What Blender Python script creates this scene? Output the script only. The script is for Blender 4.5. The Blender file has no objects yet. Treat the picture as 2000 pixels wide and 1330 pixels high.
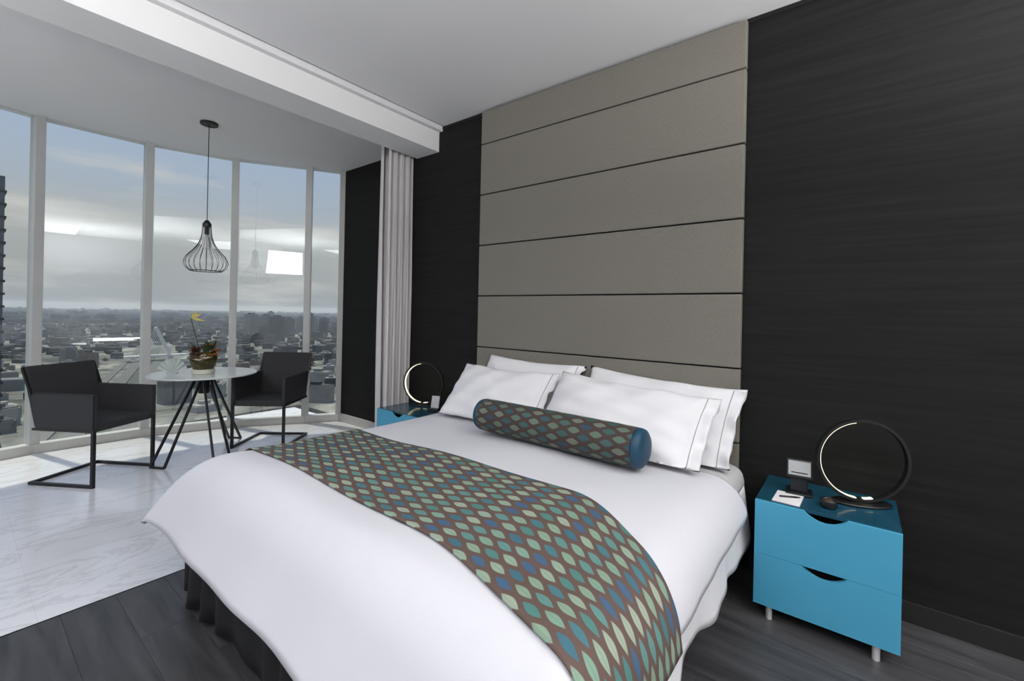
import bpy, bmesh, math, random
from mathutils import Vector, Matrix
R = math.radians
sc = bpy.context.scene
COL = sc.collection

# ------------------------------------------------------------ camera
cam_d = bpy.data.cameras.new('camera')
cam = bpy.data.objects.new('camera', cam_d); COL.objects.link(cam)
cam_d.sensor_fit = 'HORIZONTAL'; cam_d.sensor_width = 36.0
cam_d.lens = 862.0 / 2000.0 * 36.0
cam_d.shift_y = -52.7 / 2000.0
cam_d.clip_start = 0.05; cam_d.clip_end = 20000
cam.matrix_world = (Matrix.Translation((0, 0, 1.38)) @ Matrix.Rotation(R(38.0), 4, 'Z')
                    @ Matrix.Rotation(R(90), 4, 'X') @ Matrix.Rotation(R(1.24), 4, 'Z'))
sc.camera = cam

# ------------------------------------------------------------ world
W = bpy.data.worlds.new('sky'); sc.world = W; W.use_nodes = True
nt = W.node_tree; nt.nodes.clear()
def N(nt, t, **kw):
    n = nt.nodes.new(t)
    for k, v in kw.items(): setattr(n, k, v)
    return n
def L(nt, a, b): nt.links.new(a, b)
tc = N(nt, 'ShaderNodeTexCoord'); sep = N(nt, 'ShaderNodeSeparateXYZ'); L(nt, tc.outputs['Generated'], sep.inputs[0])
ramp = N(nt, 'ShaderNodeValToRGB'); L(nt, sep.outputs['Z'], ramp.inputs[0])
cr = ramp.color_ramp
cr.elements[0].position = 0.0; cr.elements[0].color = (.30, .325, .35, 1)
cr.elements[1].position = 1.0; cr.elements[1].color = (.26, .38, .62, 1)
for p, c in ((.03, (.345, .36, .375)), (.08, (.37, .38, .385)), (.15, (.43, .44, .44)), (.20, (.38, .43, .50)), (.30, (.35, .43, .58)), (.5, (.33, .43, .64))):
    e = cr.elements.new(p); e.color = (*c, 1)
mp = N(nt, 'ShaderNodeMapping'); mp.inputs['Scale'].default_value = (2.2, 2.2, 13.0)
L(nt, tc.outputs['Generated'], mp.inputs[0])
nz = N(nt, 'ShaderNodeTexNoise'); nz.inputs['Scale'].default_value = 1.6; nz.inputs['Detail'].default_value = 6; nz.inputs['Roughness'].default_value = .55
L(nt, mp.outputs[0], nz.inputs['Vector'])
r2 = N(nt, 'ShaderNodeValToRGB'); L(nt, nz.outputs[0], r2.inputs[0])
r2.color_ramp.elements[0].position = .53; r2.color_ramp.elements[1].position = .74
mx = N(nt, 'ShaderNodeMixRGB'); L(nt, r2.outputs[0], mx.inputs[0]); L(nt, ramp.outputs[0], mx.inputs[1]); mx.inputs[2].default_value = (.56, .55, .53, 1)
bg = N(nt, 'ShaderNodeBackground'); L(nt, mx.outputs[0], bg.inputs[0]); bg.inputs[1].default_value = 1.15
wo = N(nt, 'ShaderNodeOutputWorld'); L(nt, bg.outputs[0], wo.inputs[0])

# ------------------------------------------------------------ sun, wall washer, added fill lights, exposure
def light(name, kind, loc, energy, color=(1, 1, 1), aim=None, **kw):
    d = bpy.data.lights.new(name, kind); d.energy = energy; d.color = color
    for k, v in kw.items(): setattr(d, k, v)
    o = bpy.data.objects.new(name, d); COL.objects.link(o); o.location = loc
    if aim is not None: o.rotation_euler = (Vector(aim) - Vector(loc)).to_track_quat('-Z', 'Y').to_euler()
    return o
SUN = light('sun', 'SUN', (-30, 0, 60), 4.2, (1, .93, .78), aim=(-30 + 19, 5.0, 0), angle=R(1.0))
light('bedroom_ceiling_fill', 'AREA', (2.0, .1, 3.03), 42, (1, .965, .94), aim=(2.0, .1, 0), shape='RECTANGLE', size=1.7, size_y=2.2)  # unseen area fill added to light the near side of the bed
light('bedroom_upward_fill', 'AREA', (1.7, 1.2, 2.1), 175, (1, .99, .985), aim=(1.7, 1.2, 3.0), shape='RECTANGLE', size=1.6, size_y=1.8)  # added fill aimed upward, out of view, to brighten the bedroom ceiling
light('window_side_upward_fill', 'AREA', (-.7, -1.2, 2.2), 125, (.985, .985, 1), aim=(-.7, -1.2, 3.0), shape='RECTANGLE', size=2.2, size_y=1.6)  # second upward fill added behind the camera for more ceiling bounce
light('back_wall_washer', 'AREA', (-.1, -2.44, 2.6), 15, (1, .99, .98), aim=(-3.0, .5, 2.98), shape='RECTANGLE', size=1.5, size_y=.6, spread=R(75))
light('lounge_upward_fill', 'AREA', (-3.7, -1.2, 2.1), 9, (.97, .98, 1), aim=(-3.9, -.9, 3.1), shape='RECTANGLE', size=1.2, size_y=1.0)  # unseen upward fill added to lift the dim bay ceiling
light('lounge_ceiling_fill', 'AREA', (-3.9, -1.1, 3.05), 17, (.98, .99, 1), aim=(-4.1, -.6, 0), shape='RECTANGLE', size=1.0, size_y=.9)  # extra downward fill for the bay, added out of view

sc.view_settings.view_transform = 'Standard'; sc.view_settings.look = 'None'
sc.view_settings.gamma = 1; sc.view_settings.use_curve_mapping = False
sc.view_settings.exposure = 0.0
sc.cycles.use_denoising = True
sc.cycles.max_bounces = 8; sc.cycles.diffuse_bounces = 4; sc.cycles.transparent_max_bounces = 16
sc.cycles.volume_bounces = 1
sc.cycles.sample_clamp_indirect = 6

# ------------------------------------------------------------ materials
def setp(b, **kw):
    for k, v in kw.items(): b.inputs[k].default_value = v
def new_mat(name):
    m = bpy.data.materials.new(name); m.use_nodes = True
    return m, m.node_tree, m.node_tree.nodes['Principled BSDF']
def mat(name, col, rough=.6, metal=0., var=.06, scale=8., bump=0., bscale=60., stretch=(1, 1, 1), spec=.5, coord='Object', emis=None, es=0.):
    m, nt, b = new_mat(name)
    b.inputs['Roughness'].default_value = rough; b.inputs['Metallic'].default_value = metal
    b.inputs['Specular IOR Level'].default_value = spec
    tc = N(nt, 'ShaderNodeTexCoord'); mp = N(nt, 'ShaderNodeMapping'); mp.inputs['Scale'].default_value = stretch
    L(nt, tc.outputs[coord], mp.inputs[0])
    nz = N(nt, 'ShaderNodeTexNoise'); nz.inputs['Scale'].default_value = scale; nz.inputs['Detail'].default_value = 4
    L(nt, mp.outputs[0], nz.inputs['Vector'])
    rp = N(nt, 'ShaderNodeValToRGB'); L(nt, nz.outputs[0], rp.inputs[0])
    rp.color_ramp.elements[0].position = .3; rp.color_ramp.elements[1].position = .7
    rp.color_ramp.elements[0].color = (*[max(0, c * (1 - var)) for c in col], 1)
    rp.color_ramp.elements[1].color = (*[min(1, c * (1 + var)) for c in col], 1)
    L(nt, rp.outputs[0], b.inputs['Base Color'])
    if bump:
        n2 = N(nt, 'ShaderNodeTexNoise'); n2.inputs['Scale'].default_value = bscale; n2.inputs['Detail'].default_value = 3
        L(nt, mp.outputs[0], n2.inputs['Vector'])
        bp = N(nt, 'ShaderNodeBump'); bp.inputs['Strength'].default_value = bump; bp.inputs['Distance'].default_value = .01
        L(nt, n2.outputs[0], bp.inputs['Height']); L(nt, bp.outputs[0], b.inputs['Normal'])
    if emis:
        b.inputs['Emission Color'].default_value = (*emis, 1); b.inputs['Emission Strength'].default_value = es
    return m

M = {}
M['ceil'] = mat('ceiling_paint', (.74, .74, .75), .9, var=.01, scale=2)
M['beam'] = mat('beam_paint', (.78, .78, .78), .85, var=.01, scale=2)
M['wallpaint'] = mat('grey_wall_paint', (.42, .42, .43), .9, var=.02)
M['black'] = mat('black_metal', (.006, .006, .007), .42, var=.1)
M['void'] = mat('black_recess', (.004, .004, .004), .9)
M['alu'] = mat('aluminium', (.52, .52, .51), .5, metal=.15, var=.03)
M['sill'] = mat('sill_metal', (.55, .55, .52), .4, metal=.2, var=.03)
M['chrome'] = mat('chrome', (.90, .90, .90), .32, metal=.55, var=.01)
M['panel'] = mat('taupe_fabric', (.180, .168, .142), .75, var=.10, scale=220, bump=.15, bscale=500, stretch=(1, 1, .25))
M['mattress'] = mat('mattress_sheet', (.5, .5, .5), .85, var=.02)
M['sheet'] = mat('white_cotton', (.70, .70, .72), .85, var=.012, scale=3, bump=.15, bscale=7)
M['duvet'] = mat('white_duvet_cotton', (.60, .60, .64), .85, var=.01, scale=2, bump=.25, bscale=3.5)
M['piping'] = mat('grey_piping', (.30, .30, .28), .8)
M['skirt'] = mat('charcoal_skirt', (.018, .018, .020), .75, var=.1, bump=.2, bscale=12)
M['teal'] = mat('bright_blue_lacquer', (.068, .34, .52), .38, var=.015, scale=3)
M['tealshade'] = mat('shaded_teal_gloss', (.008, .058, .095), .14, var=.02)  # cabinet teal darkened: shade and dark wall reflection put into the colour
M['chair'] = mat('charcoal_upholstery', (.030, .030, .0325), .8, var=.08, scale=90, bump=.15, bscale=300)
M['curtain'] = mat('grey_curtain', (.60, .58, .58), .85, var=.04, scale=40, stretch=(1, 1, .1))
M['sheer'] = mat('pale_curtain', (.62, .60, .60), .85, var=.03, scale=40, stretch=(1, 1, .1))
M['tabletop'] = mat('white_glass', (.62, .66, .65), .08, var=.01)
M['base'] = mat('baseboard_paint', (.016, .015, .0138), .5)
M['capteal'] = mat('teal_satin', (.003, .045, .085), .55, var=.06)
M['led'] = mat('warm_led', (.9, .85, .6), .5, emis=(1, .86, .48), es=3.0)
M['screen'] = mat('grey_screen', (.30, .31, .31), .3, var=.05, emis=(.8, .85, .9), es=.12)
M['darkplastic'] = mat('dark_plastic', (.010, .011, .013), .35)
M['paper'] = mat('note_paper', (.72, .70, .71), .8, var=.01)
M['brown'] = mat('brown_wood', (.050, .028, .018), .5, var=.3, scale=60)
M['olive'] = mat('olive_glass', (.055, .046, .008), .15, var=.5, scale=25)
M['stone'] = mat('pale_dish', (.62, .60, .50), .5)
M['petalw'] = mat('white_petal', (.75, .62, .52), .7)
M['petalo'] = mat('orange_petal', (.33, .12, .02), .7, var=.3, scale=30)
M['petalr'] = mat('dark_red_petal', (.08, .02, .015), .7, var=.3, scale=30)
M['petaly'] = mat('yellow_petal', (.55, .47, .12), .7)
M['petalv'] = mat('violet_petal', (.20, .16, .45), .7)
M['leaf'] = mat('green_leaf', (.035, .06, .02), .6, var=.3, scale=30)
M['napkin'] = mat('pale_napkin', (.50, .55, .53), .8, var=.04)
M['lampwhite'] = mat('white_gloss', (.75, .76, .76), .4)
M['striplight'] = mat('strip_diffuser', (.9, .9, .9), .5, emis=(1, 1, .98), es=9)

def wallmat():
    m, nt, b = new_mat('dark_woodgrain_wallpaper')
    tc = N(nt, 'ShaderNodeTexCoord'); mp = N(nt, 'ShaderNodeMapping'); mp.inputs['Scale'].default_value = (1.0, 1.0, 26)
    L(nt, tc.outputs['Object'], mp.inputs[0])
    nz = N(nt, 'ShaderNodeTexNoise'); nz.inputs['Scale'].default_value = 1.7; nz.inputs['Detail'].default_value = 8; nz.inputs['Roughness'].default_value = .65
    L(nt, mp.outputs[0], nz.inputs['Vector'])
    rp = N(nt, 'ShaderNodeValToRGB'); L(nt, nz.outputs[0], rp.inputs[0])
    rp.color_ramp.elements[0].position = .30; rp.color_ramp.elements[1].position = .72
    rp.color_ramp.elements[0].color = (.0125, .0124, .0122, 1); rp.color_ramp.elements[1].color = (.0200, .0198, .0194, 1)
    L(nt, rp.outputs[0], b.inputs['Base Color']); b.inputs['Roughness'].default_value = .62
    b.inputs['Specular IOR Level'].default_value = .08
    bp = N(nt, 'ShaderNodeBump'); bp.inputs['Strength'].default_value = .05; bp.inputs['Distance'].default_value = .004
    L(nt, nz.outputs[0], bp.inputs['Height']); L(nt, bp.outputs[0], b.inputs['Normal'])
    return m
M['wall'] = wallmat()

def plankmat():
    m, nt, b = new_mat('dark_grey_oak_planks')
    tc = N(nt, 'ShaderNodeTexCoord'); oi = N(nt, 'ShaderNodeObjectInfo')
    mp = N(nt, 'ShaderNodeMapping'); mp.inputs['Scale'].default_value = (1.1, 9.0, 1)
    ad = N(nt, 'ShaderNodeVectorMath', operation='ADD'); L(nt, tc.outputs['Object'], ad.inputs[0])
    cb = N(nt, 'ShaderNodeCombineXYZ'); ml = N(nt, 'ShaderNodeMath', operation='MULTIPLY'); ml.inputs[1].default_value = 37
    L(nt, oi.outputs['Random'], ml.inputs[0]); L(nt, ml.outputs[0], cb.inputs[0]); L(nt, ml.outputs[0], cb.inputs[1]); L(nt, cb.outputs[0], ad.inputs[1])
    L(nt, ad.outputs[0], mp.inputs[0])
    nz = N(nt, 'ShaderNodeTexNoise'); nz.inputs['Scale'].default_value = 2.2; nz.inputs['Detail'].default_value = 7; nz.inputs['Distortion'].default_value = .8
    L(nt, mp.outputs[0], nz.inputs['Vector'])
    rp = N(nt, 'ShaderNodeValToRGB'); L(nt, nz.outputs[0], rp.inputs[0])
    rp.color_ramp.elements[0].position = .3; rp.color_ramp.elements[1].position = .75
    rp.color_ramp.elements[0].color = (.034, .033, .035, 1); rp.color_ramp.elements[1].color = (.078, .076, .080, 1)
    hs = N(nt, 'ShaderNodeHueSaturation'); mr = N(nt, 'ShaderNodeMapRange'); mr.inputs['To Min'].default_value = .9; mr.inputs['To Max'].default_value = 1.1
    L(nt, oi.outputs['Random'], mr.inputs['Value']); L(nt, mr.outputs[0], hs.inputs['Value']); L(nt, rp.outputs[0], hs.inputs['Color'])
    L(nt, hs.outputs[0], b.inputs['Base Color']); b.inputs['Roughness'].default_value = .38; b.inputs['Specular IOR Level'].default_value = .35
    return m
M['plank'] = plankmat()

def marblemat():
    m, nt, b = new_mat('white_marble')
    tc = N(nt, 'ShaderNodeTexCoord'); mp = N(nt, 'ShaderNodeMapping'); mp.inputs['Scale'].default_value = (1.9, .55, 1); mp.inputs['Rotation'].default_value = (0, 0, R(12))
    L(nt, tc.outputs['Object'], mp.inputs[0])
    nz = N(nt, 'ShaderNodeTexNoise'); nz.inputs['Scale'].default_value = 2.4; nz.inputs['Detail'].default_value = 9; nz.inputs['Roughness'].default_value = .6; nz.inputs['Distortion'].default_value = 1.2
    L(nt, mp.outputs[0], nz.inputs['Vector'])
    # veins: narrow band of the noise
    s1 = N(nt, 'ShaderNodeMath', operation='SUBTRACT'); s1.inputs[1].default_value = .5; L(nt, nz.outputs[0], s1.inputs[0])
    ab = N(nt, 'ShaderNodeMath', operation='ABSOLUTE'); L(nt, s1.outputs[0], ab.inputs[0])
    rp = N(nt, 'ShaderNodeValToRGB'); L(nt, ab.outputs[0], rp.inputs[0])
    rp.color_ramp.elements[0].position = 0; rp.color_ramp.elements[0].color = (.66, .66, .68, 1)
    rp.color_ramp.elements[1].position = .035; rp.color_ramp.elements[1].color = (.78, .78, .80, 1)
    n2 = N(nt, 'ShaderNodeTexNoise'); n2.inputs['Scale'].default_value = 1.1; n2.inputs['Detail'].default_value = 3; L(nt, mp.outputs[0], n2.inputs['Vector'])
    r3 = N(nt, 'ShaderNodeValToRGB'); L(nt, n2.outputs[0], r3.inputs[0]); r3.color_ramp.elements[0].color = (.80, .81, .83, 1); r3.color_ramp.elements[1].color = (1, 1, 1, 1)
    mx = N(nt, 'ShaderNodeMixRGB', blend_type='MULTIPLY'); mx.inputs[0].default_value = 1; L(nt, rp.outputs[0], mx.inputs[1]); L(nt, r3.outputs[0], mx.inputs[2])
    L(nt, mx.outputs[0], b.inputs['Base Color']); b.inputs['Roughness'].default_value = .14
    return m
M['marble'] = marblemat()

def glassmat():
    m = bpy.data.materials.new('window_glass'); m.use_nodes = True; nt = m.node_tree; nt.nodes.clear()
    tr = N(nt, 'ShaderNodeBsdfTransparent'); tr.inputs[0].default_value = (.95, .97, .97, 1)
    gl = N(nt, 'ShaderNodeBsdfGlossy'); gl.inputs['Roughness'].default_value = .0; gl.inputs[0].default_value = (.95, 1, 1, 1)
    lw = N(nt, 'ShaderNodeLayerWeight'); lw.inputs['Blend'].default_value = .5
    pw = N(nt, 'ShaderNodeMath', operation='POWER'); pw.inputs[1].default_value = 5; L(nt, lw.outputs['Facing'], pw.inputs[0])
    fr = N(nt, 'ShaderNodeMath', operation='MULTIPLY_ADD'); fr.inputs[1].default_value = .92; fr.inputs[2].default_value = .055; L(nt, pw.outputs[0], fr.inputs[0])
    mx = N(nt, 'ShaderNodeMixShader'); L(nt, fr.outputs[0], mx.inputs[0]); L(nt, tr.outputs[0], mx.inputs[1]); L(nt, gl.outputs[0], mx.inputs[2])
    o = N(nt, 'ShaderNodeOutputMaterial'); L(nt, mx.outputs[0], o.inputs[0])
    return m
M['glass'] = glassmat()

def leafmat(name='leaf_print_fabric', dim=1.):
    """printed leaf pattern in UV metres: staggered pointed ovals, sage and teal rows"""
    m, nt, b = new_mat(name)
    tc = N(nt, 'ShaderNodeTexCoord'); sp = N(nt, 'ShaderNodeSeparateXYZ'); L(nt, tc.outputs['UV'], sp.inputs[0])
    def m_(op, a, bb=None, c=None):
        n = N(nt, 'ShaderNodeMath', operation=op)
        for i, v in enumerate((a, bb, c)):
            if v is None: continue
            if isinstance(v, (int, float)): n.inputs[i].default_value = v
            else: L(nt, v, n.inputs[i])
        return n.outputs[0]
    PU, PV, A, B = .126, .058, .0385, .0180
    def lattice(ou, ov, ramp_cols, seed):
        u = m_('DIVIDE', m_('ADD', sp.outputs[0], ou + 20 * PU), PU); v = m_('DIVIDE', m_('ADD', sp.outputs[1], ov + 20 * PV), PV)
        fu, fv = m_('FLOOR', u), m_('FLOOR', v)
        du = m_('MULTIPLY', m_('SUBTRACT', m_('SUBTRACT', u, fu), .5), PU / A); dv = m_('MULTIPLY', m_('ABSOLUTE', m_('SUBTRACT', m_('SUBTRACT', v, fv), .5)), PV / B)
        d = m_('ADD', m_('POWER', m_('ABSOLUTE', du), 1.7), dv)
        mask = m_('SMOOTH_MIN', m_('MAXIMUM', m_('DIVIDE', m_('SUBTRACT', 1.0, d), .14), 0), 1.0, .01)
        cb = N(nt, 'ShaderNodeCombineXYZ'); L(nt, fu, cb.inputs[0]); L(nt, fv, cb.inputs[1]); cb.inputs[2].default_value = seed
        wn = N(nt, 'ShaderNodeTexWhiteNoise'); L(nt, cb.outputs[0], wn.inputs['Vector'])
        rp = N(nt, 'ShaderNodeValToRGB'); rp.color_ramp.interpolation = 'CONSTANT'; L(nt, wn.outputs['Value'], rp.inputs[0])
        rp.color_ramp.elements[0].color = (*ramp_cols[0], 1)
        rp.color_ramp.elements[1].position = 1 / len(ramp_cols); rp.color_ramp.elements[1].color = (*ramp_cols[1], 1)
        for i, c in enumerate(ramp_cols[2:], 2):
            e = rp.color_ramp.elements.new(i / len(ramp_cols)); e.color = (*c, 1)
        # woven midrib
        rib = m_('MULTIPLY', m_('LESS_THAN', dv, .16), .18)
        mx = N(nt, 'ShaderNodeMixRGB'); L(nt, rib, mx.inputs[0]); L(nt, rp.outputs[0], mx.inputs[1]); mx.inputs[2].default_value = (.12, .10, .09, 1)
        return mask, mx.outputs[0]
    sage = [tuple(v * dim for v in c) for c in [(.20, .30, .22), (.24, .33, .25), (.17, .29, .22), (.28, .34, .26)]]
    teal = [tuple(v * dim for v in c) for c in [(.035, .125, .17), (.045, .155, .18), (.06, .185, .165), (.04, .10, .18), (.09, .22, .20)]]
    ma, ca = lattice(0, 0, sage, 1.5); mb, cbb = lattice(PU / 2, PV / 2, teal, 7.5)
    base = N(nt, 'ShaderNodeTexNoise'); base.inputs['Scale'].default_value = 400; L(nt, tc.outputs['UV'], base.inputs['Vector'])
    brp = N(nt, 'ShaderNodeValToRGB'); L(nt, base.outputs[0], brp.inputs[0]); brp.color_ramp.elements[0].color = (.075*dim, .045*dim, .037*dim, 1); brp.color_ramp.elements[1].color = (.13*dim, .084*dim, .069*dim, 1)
    x1 = N(nt, 'ShaderNodeMixRGB'); L(nt, ma, x1.inputs[0]); L(nt, brp.outputs[0], x1.inputs[1]); L(nt, ca, x1.inputs[2])
    x2 = N(nt, 'ShaderNodeMixRGB'); L(nt, mb, x2.inputs[0]); L(nt, x1.outputs[0], x2.inputs[1]); L(nt, cbb, x2.inputs[2])
    L(nt, x2.outputs[0], b.inputs['Base Color']); b.inputs['Roughness'].default_value = .75
    return m
M['leafprint'] = leafmat()
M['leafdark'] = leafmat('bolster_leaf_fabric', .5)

# ------------------------------------------------------------ mesh helpers
def link(name, me, m=None, parent=None):
    o = bpy.data.objects.new(name, me); COL.objects.link(o)
    if m is not None and not me.materials: me.materials.append(m)
    if parent is not None: o.parent = parent
    return o
def obj(name, bm, m, parent=None, smooth=False):
    me = bpy.data.meshes.new(name)
    bmesh.ops.recalc_face_normals(bm, faces=bm.faces)
    bm.to_mesh(me); bm.free()
    if smooth:
        for p in me.polygons: p.use_smooth = True
    return link(name, me, m, parent)
def tag(o, label=None, cat=None, group=None, kind=None):
    if label: o['label'] = label
    if cat: o['category'] = cat
    if group: o['group'] = group
    if kind: o['kind'] = kind
    return o
def empty(name, loc=(0, 0, 0), rz=0.):
    o = bpy.data.objects.new(name, None); COL.objects.link(o); o.location = loc; o.rotation_euler = (0, 0, rz)
    o.empty_display_size = .05
    return o
def add_box(bm, lo, hi, bev=0., mtx=None, seg=2):
    lo, hi = Vector(lo), Vector(hi)
    r = bmesh.ops.create_cube(bm, size=1)
    vs = r['verts']
    for v in vs: v.co = Vector(((v.co.x + .5) * (hi.x - lo.x) + lo.x, (v.co.y + .5) * (hi.y - lo.y) + lo.y, (v.co.z + .5) * (hi.z - lo.z) + lo.z))
    if bev > 0:
        es = {e for v in vs for e in v.link_edges}
        g = bmesh.ops.bevel(bm, geom=list(es), offset=bev, segments=seg, affect='EDGES', profile=.6)
        vs = list({v for f in g['faces'] for v in f.verts} | {v for v in vs if v.is_valid})
    if mtx is not None: bmesh.ops.transform(bm, matrix=mtx, verts=vs)
    return vs
def box(name, lo, hi, m, parent=None, bev=0., mtx=None, seg=2, smooth=False):
    bm = bmesh.new(); add_box(bm, lo, hi, bev, mtx, seg); return obj(name, bm, m, parent, smooth)
def add_bar(bm, a, b, w=.012, d=None, up=(0, 0, 1)):
    """square section bar from a to b"""
    a, b = Vector(a), Vector(b); d = d or w
    z = (b - a).normalized(); u = Vector(up)
    if abs(z.dot(u)) > .95: u = Vector((1, 0, 0))
    x = u.cross(z).normalized(); y = z.cross(x)
    vs = []
    for p in (a, b):
        for sx, sy in ((-1, -1), (1, -1), (1, 1), (-1, 1)): vs.append(bm.verts.new(p + x * sx * w / 2 + y * sy * d / 2))
    for q in ((0, 1, 2, 3), (7, 6, 5, 4), (0, 4, 5, 1), (1, 5, 6, 2), (2, 6, 7, 3), (3, 7, 4, 0)): bm.faces.new([vs[i] for i in q])
def add_tube(bm, pts, r, n=8, closed=False):
    pts = [Vector(p) for p in pts]; rings = []
    k = len(pts)
    for i, p in enumerate(pts):
        if closed: t = pts[(i + 1) % k] - pts[i - 1]
        else: t = pts[min(i + 1, k - 1)] - pts[max(i - 1, 0)]
        t.normalize(); u = Vector((0, 0, 1)) if abs(t.z) < .9 else Vector((1, 0, 0))
        x = u.cross(t).normalized(); y = t.cross(x)
        rings.append([bm.verts.new(p + (x * math.cos(a) + y * math.sin(a)) * r) for a in (2 * math.pi * j / n for j in range(n))])
    for i in range(k if closed else k - 1):
        A_, B_ = rings[i], rings[(i + 1) % k]
        for j in range(n): bm.faces.new((A_[j], A_[(j + 1) % n], B_[(j + 1) % n], B_[j]))
    if not closed:
        bm.faces.new(rings[0][::-1]); bm.faces.new(rings[-1])
def add_lathe(bm, prof, n=32, c=(0, 0, 0), caps=True):
    rings = []
    for r, z in prof:
        rings.append([bm.verts.new((c[0] + r * math.cos(2 * math.pi * j / n), c[1] + r * math.sin(2 * math.pi * j / n), c[2] + z)) for j in range(n)])
    for a, b in zip(rings, rings[1:]):
        for j in range(n): bm.faces.new((a[j], a[(j + 1) % n], b[(j + 1) % n], b[j]))
    if caps:
        bm.faces.new(rings[0][::-1]); bm.faces.new(rings[-1])
def grid_mesh(name, fn, us, vs, m, parent=None, thick=0., uv=None, offset=-1.):
    verts = [fn(u, v) for v in vs for u in us]
    nu = len(us); faces = [(j * nu + i, j * nu + i + 1, (j + 1) * nu + i + 1, (j + 1) * nu + i) for j in range(len(vs) - 1) for i in range(nu - 1)]
    me = bpy.data.meshes.new(name); me.from_pydata([tuple(v) for v in verts], [], faces)
    if uv:
        ul = me.uv_layers.new(name='UVMap')
        for lp in me.loops:
            j, i = divmod(lp.vertex_index, nu); ul.data[lp.index].uv = uv(us[i], vs[j])
    for p in me.polygons: p.use_smooth = True
    o = link(name, me, m, parent)
    if thick:
        s = o.modifiers.new('thickness', 'SOLIDIFY'); s.thickness = thick; s.offset = offset; s.use_rim = True
    return o
def lin(a, b, n): return [a + (b - a) * i / (n - 1) for i in range(n)]

# ------------------------------------------------------------ room shell
D = 2.75
MUL = [(-5.09, 3.03), (-5.28, 2.70), (-5.70, 2.04), (-5.94, 1.30), (-5.97, .50), (-5.79, -.28), (-5.40, -.97), (-4.88, -1.55), (-4.25, -2.0), (-3.8, -2.4)]
fl = box('floor', (-6.4, -2.5, -.2), (3.1, 3.2, -.02), M['void']); fl['kind'] = 'structure'
# planks run along the headboard wall
random.seed(4)
y = -2.48; row = 0
base_pl = {}
while y < D:
    w = min(.187, D - y); x = -2.76; first = True
    if w < .02: break
    while x < 3.0:
        l = (.45 + .3 * (row * 5 % 4)) if first else 1.25
        first = False
        x1 = min(3.0, x + l)
        if not (x1 < -1.2 and False):
            key = (round(x1 - x, 3), round(w, 3))
            if key not in base_pl:
                bm = bmesh.new(); add_box(bm, (0, 0, -.018), (x1 - x - .0006, w - .0006, 0), .0009, seg=1)
                me = bpy.data.meshes.new('plank'); bm.to_mesh(me); bm.free(); me.materials.append(M['plank']); base_pl[key] = me
            o = link('plank', base_pl[key], None, fl); o.location = (x, y, 0)
        x = x1
    y += .187; row += 1
# marble tiles
for ix in range(3):
    for iy in range(6):
        x1 = -2.763 - ix * 1.2; x0 = x1 - 1.2; y0 = -2.5 + iy * .92; y1 = min(y0 + .92, 3.05)
        x0 = max(x0, -6.2)
        bm = bmesh.new(); add_box(bm, (x0 + .0001, y0 + .0001, -.018), (x1 - .0001, y1 - .0001, 0), .0004, seg=1)
        o = obj('marble_tile', bm, M['marble'], fl)
        if ix == 0 and iy == 0: o['label'] = 'polished white marble floor tile with faint grey veins'
t = box('trim_1', (-2.764, -2.5, -.01), (-2.756, D, .0008), M['void']); t['kind'] = 'structure'

w = box('wall_headboard', (-3.72, D, 0), (3.1, D + .15, 3.06), M['wall']); w['kind'] = 'structure'
w = box('wall_recess', (-5.16, 3.03, 0), (-3.70, 3.18, 3.12), M['wall']); w['kind'] = 'structure'
w = box('wall_return', (-3.72, D + .15, 0), (-3.60, 3.03, 3.12), M['wall']); w['kind'] = 'structure'
w = box('wall_right', (3.0, -2.6, 0), (3.1, D, 3.06), M['wallpaint']); w['kind'] = 'structure'
w = box('wall_back', (-4.0, -2.6, 0), (3.0, -2.5, 3.12), M['wallpaint']); w['kind'] = 'structure'
c = box('ceiling', (-2.97, -2.6, 3.06), (3.1, D + .15, 3.2), M['ceil']); c['kind'] = 'structure'
bm = bmesh.new()
pts = [(-2.99, -2.6), (-2.99, D + .1), (-3.7, D + .1), (-3.7, 3.16), (-5.18, 3.16)] + [(x - .12, y) for x, y in MUL] + [(-3.8, -2.6)]
vb = [bm.verts.new((x, y, 3.10)) for x, y in pts]; vt = [bm.verts.new((x, y, 3.22)) for x, y in pts]
bm.faces.new(vb); bm.faces.new(vt[::-1])
for i in range(len(pts)): bm.faces.new((vb[i], vb[(i + 1) % len(pts)], vt[(i + 1) % len(pts)], vt[i]))
c = obj('ceiling_window_bay', bm, M['ceil']); c['kind'] = 'structure'
t = box('trim_2', (-3.34, -2.5, 2.84), (-3.035, D, 3.02), M['beam'], bev=.002); t['kind'] = 'structure'
t['label'] = 'dropped white beam dividing bedroom from window bay'
t = box('trim_3', (-3.30, -2.5, 3.02), (-2.99, D, 3.10), M['ceil']); t['kind'] = 'structure'
t = box('trim_4', (-3.03, D - .006, 3.035), (3.0, D, 3.06), M['void']); t['kind'] = 'structure'  # black strip painting in the shade of the gap under the ceiling
t = box('baseboard_headboard', (-.45, D - .014, 0), (3.0, D, .095), M['base'], bev=.003); t['kind'] = 'structure'
t = box('baseboard_recess', (-5.09, 3.012, 0), (-3.72, 3.03, .10), M['sill'], bev=.003); t['kind'] = 'structure'

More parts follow.
